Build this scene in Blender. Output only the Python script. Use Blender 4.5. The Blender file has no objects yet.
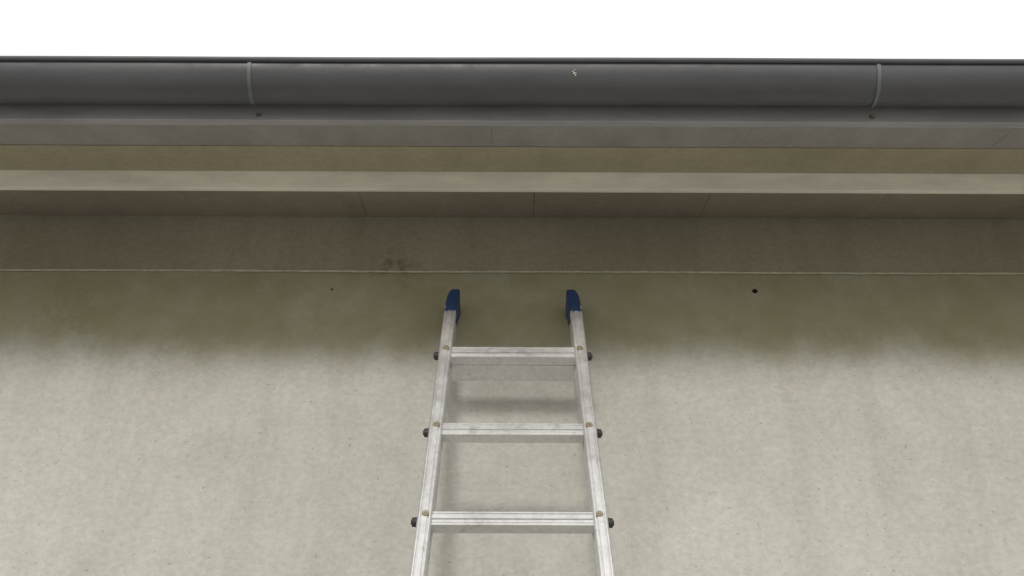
import bpy, bmesh, math, random
from mathutils import Vector, Matrix
random.seed(4)
sc = bpy.context.scene
sc.view_settings.view_transform = 'Standard'
sc.view_settings.look = 'None'
sc.view_settings.exposure = 0

# ---------------- node helpers ----------------
def new_mat(name):
    m = bpy.data.materials.new(name); m.use_nodes = True
    nt = m.node_tree
    b = nt.nodes['Principled BSDF']
    return m, nt, b
def N(nt, t, **kw):
    n = nt.nodes.new(t)
    for k, v in kw.items(): setattr(n, k, v)
    return n
def coords(nt, scale=(1,1,1)):
    g = N(nt, 'ShaderNodeNewGeometry')
    mp = N(nt, 'ShaderNodeMapping'); mp.inputs['Scale'].default_value = scale
    nt.links.new(g.outputs['Position'], mp.inputs['Vector'])
    return mp.outputs['Vector']
def noise(nt, scale, detail=4, rough=0.6, stretch=(1,1,1)):
    n = N(nt, 'ShaderNodeTexNoise'); n.inputs['Scale'].default_value = scale
    n.inputs['Detail'].default_value = min(detail,4); n.inputs['Roughness'].default_value = rough
    nt.links.new(coords(nt, stretch), n.inputs['Vector'])
    return n.outputs['Fac']
def ramp(nt, fac, p0, p1, c0=(0,0,0,1), c1=(1,1,1,1)):
    r = N(nt, 'ShaderNodeValToRGB')
    r.color_ramp.elements[0].position = p0; r.color_ramp.elements[0].color = c0
    r.color_ramp.elements[1].position = p1; r.color_ramp.elements[1].color = c1
    nt.links.new(fac, r.inputs['Fac']); return r.outputs['Color']
def mix(nt, fac, a, b, mode='MIX'):
    m = N(nt, 'ShaderNodeMix', data_type='RGBA', blend_type=mode)
    for s, v in ((m.inputs[0], fac), (m.inputs[6], a), (m.inputs[7], b)):
        if isinstance(v, bpy.types.NodeSocket): nt.links.new(v, s)
        else: s.default_value = v
    return m.outputs[2]
def mul(nt, a, b):
    m = N(nt, 'ShaderNodeMath', operation='MULTIPLY')
    for s, v in ((m.inputs[0], a), (m.inputs[1], b)):
        if isinstance(v, bpy.types.NodeSocket): nt.links.new(v, s)
        else: s.default_value = v
    return m.outputs[0]
def bump(nt, b, h, strength, dist):
    n = N(nt, 'ShaderNodeBump'); n.inputs['Strength'].default_value = strength
    n.inputs['Distance'].default_value = dist
    nt.links.new(h, n.inputs['Height']); nt.links.new(n.outputs['Normal'], b.inputs['Normal'])

def scuff(nt, c, centre, rad, col, amt):
    g = N(nt, 'ShaderNodeNewGeometry')
    d = N(nt, 'ShaderNodeVectorMath', operation='DISTANCE')
    nt.links.new(g.outputs['Position'], d.inputs[0]); d.inputs[1].default_value = centre
    mr = N(nt, 'ShaderNodeMapRange', interpolation_type='SMOOTHSTEP')
    nt.links.new(d.outputs['Value'], mr.inputs['Value'])
    mr.inputs['From Min'].default_value = 0; mr.inputs['From Max'].default_value = rad
    mr.inputs['To Min'].default_value = 1; mr.inputs['To Max'].default_value = 0
    f = mul(nt, mul(nt, mr.outputs[0], amt), ramp(nt, noise(nt, 36, 4, 0.8), 0.47, 0.60))
    return mix(nt, f, c, (*col,1))

def plaster(name, base, dark, shade_stain=None, zlo=3.2, zhi=3.6, shade_stain_amt=0.7, scuffs=(), mott=0.38):
    m, nt, b = new_mat(name)
    c = mix(nt, ramp(nt, noise(nt, 1.1, 4, 0.55), 0.35, 0.68), (*base,1), (*dark,1))
    c = mix(nt, mul(nt, ramp(nt, noise(nt, 3.2, 4, 0.65, (3.2,1,0.3)), 0.45, 0.72), 0.38), c, (dark[0]*0.82,dark[1]*0.81,dark[2]*0.76,1))
    c = mix(nt, 0.6, c, ramp(nt, noise(nt, 75, 4, 0.75, (0.8,1,1)), 0.32, 0.68, (0.70,0.70,0.68,1), (1,1,1,1)), 'MULTIPLY')
    c = mix(nt, mott, c, ramp(nt, noise(nt, 9, 4, 0.7), 0.3, 0.7, (0.76,0.76,0.74,1), (1,1,1,1)), 'MULTIPLY')
    c = mix(nt, mul(nt, ramp(nt, noise(nt, 120, 2, 0.5), 0.67, 0.75), 0.5), c, (0.14,0.13,0.10,1))
    if shade_stain:  # upper band: eave shadow painted into the colour, together with olive moss
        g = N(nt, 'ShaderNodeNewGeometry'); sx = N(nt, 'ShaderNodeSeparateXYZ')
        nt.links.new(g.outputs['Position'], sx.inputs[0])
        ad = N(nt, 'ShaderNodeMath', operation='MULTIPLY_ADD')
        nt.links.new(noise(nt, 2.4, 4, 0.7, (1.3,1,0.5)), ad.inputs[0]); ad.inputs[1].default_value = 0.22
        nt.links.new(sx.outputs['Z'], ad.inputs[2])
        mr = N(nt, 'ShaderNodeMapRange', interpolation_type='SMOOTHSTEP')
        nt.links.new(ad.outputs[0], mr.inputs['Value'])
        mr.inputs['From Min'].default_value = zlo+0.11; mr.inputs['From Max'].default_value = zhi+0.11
        f = mul(nt, mr.outputs[0], mul(nt, ramp(nt, noise(nt, 5, 4, 0.7), 0.3, 0.6, (0.72,0.72,0.72,1)), shade_stain_amt))
        c = mix(nt, f, c, (*shade_stain,1))
    for s in scuffs: c = scuff(nt, c, *s)
    nt.links.new(c, b.inputs['Base Color'])
    b.inputs['Roughness'].default_value = 0.92
    b.inputs['Specular IOR Level'].default_value = 0.2
    bump(nt, b, noise(nt, 75, 4, 0.75), 0.6, 0.004)
    return m

def painted_metal(name, col, rough=0.45, metallic=0.0, streak=0.3, spec=0.5, st=(1,4,4)):
    m, nt, b = new_mat(name)
    d = tuple(x*0.78 for x in col)
    c = mix(nt, ramp(nt, noise(nt, 4, 4, 0.65, st), 0.35, 0.7), (*col,1), (*d,1))
    c = mix(nt, streak, c, ramp(nt, noise(nt, 60, 4, 0.7), 0.3, 0.7, (0.6,0.6,0.6,1), (1.0,1.0,1.0,1)), 'MULTIPLY')
    nt.links.new(c, b.inputs['Base Color'])
    b.inputs['Metallic'].default_value = metallic
    b.inputs['Specular IOR Level'].default_value = spec
    r = ramp(nt, noise(nt, 20, 4, 0.7), 0.3, 0.7, (rough-0.08,)*3+(1,), (rough+0.12,)*3+(1,))
    nt.links.new(r, b.inputs['Roughness'])
    bump(nt, b, noise(nt, 8, 3, 0.5, (0.4,2,2)), 0.08, 0.003)
    return m

SC = [((-0.335,2.785,3.63),0.08,(0.10,0.075,0.04),0.55), ((-0.30,2.785,3.60),0.08,(0.13,0.10,0.055),0.4)]
M_wall = plaster('wall_plaster', (0.62,0.605,0.555), (0.53,0.515,0.465), (0.265,0.243,0.140), 3.275, 3.42, 0.92,  # olive tone darkens the wall below the eave: painted shade plus moss
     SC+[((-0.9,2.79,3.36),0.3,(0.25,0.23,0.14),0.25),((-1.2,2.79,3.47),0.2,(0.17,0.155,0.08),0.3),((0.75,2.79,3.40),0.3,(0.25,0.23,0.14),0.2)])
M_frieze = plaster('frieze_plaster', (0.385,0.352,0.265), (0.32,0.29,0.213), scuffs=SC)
M_soffit_g = painted_metal('soffit_grey_board', (0.35,0.33,0.305), 0.7, 0, 0.3, 0.2, (3,1,1))
M_soffit_b = plaster('soffit_beige_board', (0.44,0.405,0.29), (0.38,0.35,0.25))
M_soffit_d = plaster('soffit_brown_board', (0.33,0.29,0.235), (0.27,0.238,0.19))
M_trim = painted_metal('cream_trim_paint', (0.93,0.90,0.78), 0.6, 0, 0.10, 0.3)
M_bead = painted_metal('pale_filler', (0.62,0.59,0.46), 0.9, 0, 0.5, 0.1, (9,4,4))
M_gutter = painted_metal('gutter_grey_pvc', (0.088,0.089,0.094), 0.42, 0, 0.25, 0.45)
M_fascia = painted_metal('fascia_grey', (0.34,0.335,0.335), 0.55, 0, 0.15, 0.3)
M_hook = painted_metal('hook_galvanised', (0.15,0.17,0.165), 0.5, 0.2, 0.3)
M_roof = painted_metal('roof_tile', (0.16,0.12,0.10), 0.8, 0, 0.4, 0.2)
M_screw = painted_metal('screw_zinc', (0.42,0.36,0.25), 0.4, 0.6, 0.3)
M_fscrew = painted_metal('fascia_screw', (0.12,0.10,0.07), 0.5, 0.3, 0.3)
M_dark = painted_metal('black_plastic', (0.03,0.03,0.032), 0.5)
M_blue = painted_metal('blue_plastic_cap', (0.018,0.055,0.15), 0.5, 0, 0.5)
M_bird = painted_metal('pale_dropping', (0.6,0.57,0.45), 0.8)
M_hole = painted_metal('hole_dark', (0.012,0.011,0.01), 0.9, 0, 0.3, 0.1)
# aluminium
M_alu, nt, b = new_mat('ladder_aluminium')
c = mix(nt, ramp(nt, noise(nt, 6, 4, 0.7), 0.3, 0.7), (0.82,0.815,0.80,1), (0.62,0.61,0.60,1))
c = mix(nt, 0.5, c, ramp(nt, noise(nt, 90, 4, 0.8), 0.3, 0.7, (0.6,0.6,0.58,1), (1,1,1,1)), 'MULTIPLY')
c = mix(nt, mul(nt, ramp(nt, noise(nt, 22, 4, 0.75), 0.56, 0.68), 0.4), c, (0.33,0.31,0.27,1))
nt.links.new(c, b.inputs['Base Color'])
b.inputs['Metallic'].default_value = 0.6
nt.links.new(ramp(nt, noise(nt, 30, 4, 0.7), 0.3, 0.7, (0.32,)*3+(1,), (0.55,)*3+(1,)), b.inputs['Roughness'])
bump(nt, b, noise(nt, 120, 3, 0.6), 0.15, 0.001)
# ground
M_ground, nt, b = new_mat('ground_pale_gravel')
c = mix(nt, ramp(nt, noise(nt, 0.6, 4, 0.7), 0.35, 0.65), (0.52,0.505,0.47,1), (0.45,0.435,0.40,1))
c = mix(nt, 0.4, c, ramp(nt, noise(nt, 40, 4, 0.8), 0.3, 0.7, (0.5,0.5,0.5,1), (1,1,1,1)), 'MULTIPLY')
nt.links.new(c, b.inputs['Base Color']); b.inputs['Roughness'].default_value = 0.95
bump(nt, b, noise(nt, 40, 4, 0.7), 0.8, 0.02)

# ---------------- mesh helpers ----------------
def finish(name, bm, mat, parent=None, bevel=0, smooth=False, seg=2):
    bmesh.ops.recalc_face_normals(bm, faces=bm.faces)
    me = bpy.data.meshes.new(name); bm.to_mesh(me); bm.free()
    o = bpy.data.objects.new(name, me); sc.collection.objects.link(o)
    me.materials.append(mat)
    if smooth:
        for p in me.polygons: p.use_smooth = True
    if bevel:
        md = o.modifiers.new('bevel','BEVEL'); md.width = bevel; md.segments = seg; md.limit_method='ANGLE'
    if parent: o.parent = parent
    return o
def add_prism(bm, prof, x0, x1):
    a = [bm.verts.new((x0,y,z)) for y,z in prof]
    c = [bm.verts.new((x1,y,z)) for y,z in prof]
    n = len(prof)
    for i in range(n):
        j=(i+1)%n; bm.faces.new((a[i],a[j],c[j],c[i]))
    bm.faces.new(a); bm.faces.new(c[::-1])
def box_prof(y0,y1,z0,z1): return [(y0,z0),(y1,z0),(y1,z1),(y0,z1)]
def empty(name, loc=(0,0,0)):
    e = bpy.data.objects.new(name, None); sc.collection.objects.link(e); e.location = loc; return e
def add_cyl(bm, center, axis, r, h, seg=20, r2=None):
    m = Vector((0,0,1)).rotation_difference(Vector(axis)).to_matrix().to_4x4()
    m.translation = Vector(center)
    bmesh.ops.create_cone(bm, cap_ends=True, segments=seg, radius1=r, radius2=r if r2 is None else r2, depth=h, matrix=m)

X0, X1 = -6.0, 6.0
# ---------------- ground ----------------
bm = bmesh.new(); bmesh.ops.create_grid(bm, x_segments=2, y_segments=2, size=400)
finish('ground', bm, M_ground)

# ---------------- house ----------------
house = empty('rendered_house')
S = 0.404
bm = bmesh.new()
add_prism(bm, [(2.79,-0.1),(2.79,3.86),(6.79,5.48),(10.79,3.86),(10.79,-0.1)], X0, X1)
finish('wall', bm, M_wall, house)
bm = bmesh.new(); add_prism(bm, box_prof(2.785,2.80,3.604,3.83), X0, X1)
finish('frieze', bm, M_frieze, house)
bm = bmesh.new(); prev=None; n=900
for i in range(n+1):
    x = X0+(X1-X0)*i/n
    w = 0.0011+0.0013*random.random(); z = 3.6035+0.0009*math.sin(x*5)+random.uniform(-.0006,.0006)
    cur=[bm.verts.new((x,2.786,z-w)),bm.verts.new((x,2.7820,z-w)),bm.verts.new((x,2.7820,z+w)),bm.verts.new((x,2.7845,z+w))]
    if prev:
        for k in range(3): bm.faces.new((prev[k],prev[k+1],cur[k+1],cur[k]))
    prev=cur
finish('filler_line', bm, M_bead, house)
bm = bmesh.new(); add_prism(bm, box_prof(2.765,2.795,0,0.35), X0-0.02, X1+0.02)
finish('plinth', bm, M_fascia, house, 0.004)
def boards(name, p0, p1, mat, w, th=0.018, gap=0.0016, off=0.0):
    bm = bmesh.new(); x = X0-0.25+off
    while x < X1+0.25:
        xe = min(x+w, X1+0.25); dz = random.uniform(-.0004,.0004)
        (y0,z0),(y1,z1)=p0,p1
        add_prism(bm, [(y0,z0+dz),(y1,z1+dz),(y1,z1+th),(y0,z0+th)], x, xe-gap)
        x = xe if xe < X1+0.25 else 99
    return finish(name, bm, mat, house)
boards('eave_board', (2.2055,3.6115), (2.352,3.678), M_soffit_g, 0.62, gap=0.0006)
boards('soffit_upper', (2.354,3.6775), (2.538,3.753), M_soffit_b, 14)
boards('soffit_lower', (2.575,3.7145), (2.7845,3.7945), M_soffit_d, 0.47, off=0.2, gap=0.0011)
bm = bmesh.new(); add_prism(bm, [(2.553,3.706),(2.573,3.712),(2.573,3.80),(2.539,3.80),(2.539,3.757)], X0-0.25, X1+0.25)
finish('eave_beam', bm, M_trim, house, 0.0015)
bm = bmesh.new(); add_prism(bm, box_prof(2.185,2.2045,3.610,3.73), X0-0.3, X1+0.3)
finish('fascia', bm, M_fascia, house, 0.0015)
bm = bmesh.new()
def zr(y): return 3.715+(y-2.17)*S
add_prism(bm, [(2.155,zr(2.155)),(6.79,zr(6.79)),(11.43,zr(2.15)),(11.43,zr(2.15)+0.04),(6.79,zr(6.79)+0.04),(2.155,zr(2.155)+0.04)], X0-0.3, X1+0.3)
for i in range(42):
    x = X0-0.25+i*0.3
    add_prism(bm, [(2.16,zr(2.16)+0.041),(6.79,zr(6.79)+0.041),(6.79,zr(6.79)+0.075),(2.16,zr(2.16)+0.06)], x, x+0.12)
finish('roof', bm, M_roof, house, 0.0)
def wall_spot(name, x, z, r, mat=M_hole):
    bm = bmesh.new(); add_cyl(bm, (x,2.789,z), (0,-1,0), r, 0.004, 14, r*0.8)
    for v in bm.verts:
        v.co.x += random.uniform(-.15,.15)*r; v.co.z += random.uniform(-.15,.15)*r
    finish(name, bm, mat, house)
wall_spot('drill_hole', 0.661, 3.546, 0.0075)
wall_spot('drill_hole_small', -0.490, 3.546, 0.0026)

# ---------------- gutter ----------------
gutter = empty('rain_gutter')
YC, ZC, R = 2.120, 3.681, 0.0585
def arc(r, a0, a1, n, yc=YC, zc=ZC):
    return [(yc+r*math.cos(math.radians(a0+(a1-a0)*i/n)), zc+r*math.sin(math.radians(a0+(a1-a0)*i/n))) for i in range(n+1)]
prof = [(YC+R, ZC+0.01)] + arc(R, 0, -180, 36)
rb = 0.0055
prof += arc(rb, 0, 290, 16, YC-R-rb+0.001, ZC)[1:]
bm = bmesh.new(); xs=[X0-0.35+ (X1-X0+0.7)*i/60 for i in range(61)]
rows=[]
for x in xs:
    dz = 0.0012*math.sin(x*1.7)+0.0006*math.sin(x*5.1)
    rows.append([bm.verts.new((x,y,z+dz)) for y,z in prof])
for i in range(60):
    for k in range(len(prof)-1):
        bm.faces.new((rows[i][k],rows[i][k+1],rows[i+1][k+1],rows[i+1][k]))
o = finish('trough', bm, M_gutter, gutter, 0, True)
md = o.modifiers.new('s','SOLIDIFY'); md.thickness=0.0016; md.offset=0
for xe in (X0-0.35, X1+0.35):
    bm = bmesh.new(); add_prism(bm, arc(R-0.001, 0,-180,24), xe-0.002, xe+0.002)
    finish('end_cap', bm, M_gutter, gutter)
hooks = [-0.606, 0.842]
hx = [-0.606-1.448*k for k in (1,2,3)] + hooks + [0.842+1.448*k for k in (1,2,3)]
for x in hx:
    bm = bmesh.new()
    outer = arc(R+0.0035, -50, -176, 26); inner = arc(R+0.0011, -50, -176, 26)
    add_prism(bm, outer+inner[::-1], x-0.0045, x+0.0045)
    finish('hook', bm, M_hook, gutter, 0.0006)
    bm = bmesh.new(); add_cyl(bm, (x+0.006, 2.1835, 3.626), (0,-1,0), 0.0065, 0.004, 16, 0.0045)
    finish('hook_screw', bm, M_fscrew, gutter)
    bm = bmesh.new(); add_cyl(bm, (x+0.006, 2.1805, 3.626), (0,-1,0), 0.003, 0.003, 6)
    finish('screw_head', bm, M_screw, gutter)
bm = bmesh.new()
for k,(dx,da,rr) in enumerate([(0,0,.0026),(.003,4.5,.0022),(-.003,-4,.0018),(.001,-8,.0014),(.004,-1,.0012)]):
    a = math.radians(-150+da)
    p = Vector((0.141+dx, YC+R*1.012*math.cos(a), ZC+R*1.012*math.sin(a)))
    bmesh.ops.create_icosphere(bm, subdivisions=2, radius=rr, matrix=Matrix.Translation(p)@Matrix.Diagonal((1,.6,1.2,1)))
finish('bird_dropping', bm, M_bird, gutter, 0, True)

# ---------------- ladder ----------------
LEAN = math.radians(17.58)
ladder = empty('aluminium_ladder', (0.003,1.601,0.0))
ladder.rotation_euler = (-LEAN,0,0)
def hw(s): return 0.290-0.0356*s
RW, RD = 0.031, 0.062
STOP = 3.595
def rail(side, name):
    bm = bmesh.new()
    w = RW/2
    g=0.0030
    P = [(-w,0.003),(-w+0.003,0),(-w+0.006,0),(-w+0.007,g),(-w+0.009,g),(-w+0.010,0),
         (w-0.010,0),(w-0.009,g),(w-0.007,g),(w-0.006,0),(w-0.003,0),(w,0.003),
         (w,0.018),(w-0.003,0.021),(w-0.003,RD-0.021),(w,RD-0.018),(w,RD-0.002),(w-0.002,RD),
         (-w+0.002,RD),(-w,RD-0.002),(-w,RD-0.018),(-w+0.003,RD-0.021),(-w+0.003,0.021),(-w,0.018)]
    rings=[]
    for s in (0.03, STOP):
        rings.append([bm.verts.new((side*hw(s)+x, y, s)) for x,y in P])
    n=len(P)
    for i in range(n):
        j=(i+1)%n; bm.faces.new((rings[0][i],rings[0][j],rings[1][j],rings[1][i]))
    bm.faces.new(rings[0]); bm.faces.new(rings[1][::-1])
    finish(name, bm, M_alu, ladder)
rail(-1,'rail_left'); rail(1,'rail_right')
def cap(side):
    bm = bmesh.new()
    levels = [(3.572,1.0,0,0.064,0),(3.600,1.0,0,0.066,0.001),(3.635,0.97,0.0,0.081,.003),(3.655,0.90,0.002,0.083,.005),(3.668,0.74,0.006,0.08,.0065),(3.675,0.48,0.012,0.074,.0075),(3.678,0.2,0.02,0.066,.008)]
    rings=[]
    for s,k,dy,y1,inw in levels:
        ww=(RW/2+0.0008)*k; y0=-0.0015+dy
        c=0.005*k
        pts=[(-ww+c,y0),(ww-c,y0),(ww,y0+c),(ww,y1-c),(ww-c,y1),(-ww+c,y1),(-ww,y1-c),(-ww,y0+c)]
        rings.append([bm.verts.new((side*(hw(s)-inw)+x,y,s)) for x,y in pts])
    for a,b_ in zip(rings,rings[1:]):
        for i in range(8):
            j=(i+1)%8; bm.faces.new((a[i],a[j],b_[j],b_[i]))
    bm.faces.new(rings[0]); bm.faces.new(rings[-1][::-1])
    finish('end_cap', bm, M_blue, ladder, 0.0015, True)
    bm = bmesh.new()
    add_prism(bm, box_prof(-0.006,RD+0.006,0.0,0.07), side*hw(0)-0.024, side*hw(0)+0.024)
    finish('foot', bm, M_dark, ladder, 0.004)
cap(-1); cap(1)
rung_s=[3.4145-0.2745*k for k in range(12)]
for k,s in enumerate(rung_s):
    h=0.019; d=0.027; f=0.006
    bm = bmesh.new()
    prof=[(f,s-h)]
    for q,g in ((-0.62,.002),(-0.1,.0045),(0.62,.003)):
        zc=s+h*q*1.1
        prof += [(f,zc-0.0018),(f+g,zc-0.0012),(f+g,zc+0.0012),(f,zc+0.0018)]
    prof += [(f,s+h),(f+d,s+h),(f+d,s-h)]
    L=hw(s)-RW/2+0.001
    add_prism(bm, prof, -L, L)
    finish('rung_%d'%(k+1), bm, M_alu, ladder, 0.0006, False, 1)
    if k==0:
        bm = bmesh.new(); add_prism(bm, box_prof(f+d+0.001,0.086,s-h-0.001,s-h+0.003), -L, L)
        add_prism(bm, box_prof(0.082,0.086,s-h+0.0035,s-h+0.015), -L, L)
        finish('top_plate', bm, M_alu, ladder, 0.0006, False, 1)
    for sd in (-1,1):
        bm = bmesh.new()
        add_cyl(bm,(sd*(hw(s)+RW/2+0.005),0.022,s+0.002),(sd,0,0),0.0115,0.014,20,0.010)
        add_cyl(bm,(sd*(hw(s)+RW/2+0.0125),0.022,s+0.002),(sd,0,0),0.006,0.004,12)
        finish('side_plug', bm, M_dark, ladder, 0.001)
        bm = bmesh.new()
        add_cyl(bm,(sd*(hw(s)-0.002),-0.0012,s+0.008),(0,-1,0),0.0085,0.003,20,0.007)
        add_cyl(bm,(sd*(hw(s)-0.002),-0.0034,s+0.008),(0,-1,0),0.0046,0.0026,12,0.003)
        finish('bolt', bm, M_screw, ladder)

# ---------------- world & sun ----------------
w = bpy.data.worlds.new('World'); sc.world = w; w.use_nodes = True
nt = w.node_tree; bg = nt.nodes['Background']
sky = nt.nodes.new('ShaderNodeTexSky'); sky.sky_type='NISHITA'; sky.sun_disc=False
sky.sun_elevation=math.radians(25); sky.sun_rotation=math.radians(186); sky.dust_density=4
sky.air_density=1.0
cl = mix(nt, 0.88, sky.outputs['Color'], (9.7,9.75,9.85,1))
nt.links.new(cl, bg.inputs['Color']); bg.inputs['Strength'].default_value=0.12
sd = bpy.data.lights.new('sun','SUN'); sd.energy=1.15; sd.angle=math.radians(10); sd.color=(1,0.98,0.95)
so = bpy.data.objects.new('sun', sd); sc.collection.objects.link(so)
el=math.radians(25); az=math.radians(6)
src = Vector((-math.sin(az)*math.cos(el), -math.cos(az)*math.cos(el), math.sin(el)))
so.rotation_euler = src.to_track_quat('Z','Y').to_euler()
so.location=(0,-5,6)

# ---------------- camera ----------------
cd = bpy.data.cameras.new('camera'); cam = bpy.data.objects.new('camera', cd); sc.collection.objects.link(cam)
cd.sensor_width=36; cd.lens=1250/1024*36; cd.clip_end=2000; cd.clip_start=0.05
cam.location=(0,0,1.6)
rot = Matrix.Rotation(math.radians(90+35),4,'X') @ Matrix.Rotation(math.radians(0.22),4,'Z')
cam.rotation_euler = rot.to_euler()
sc.camera=cam
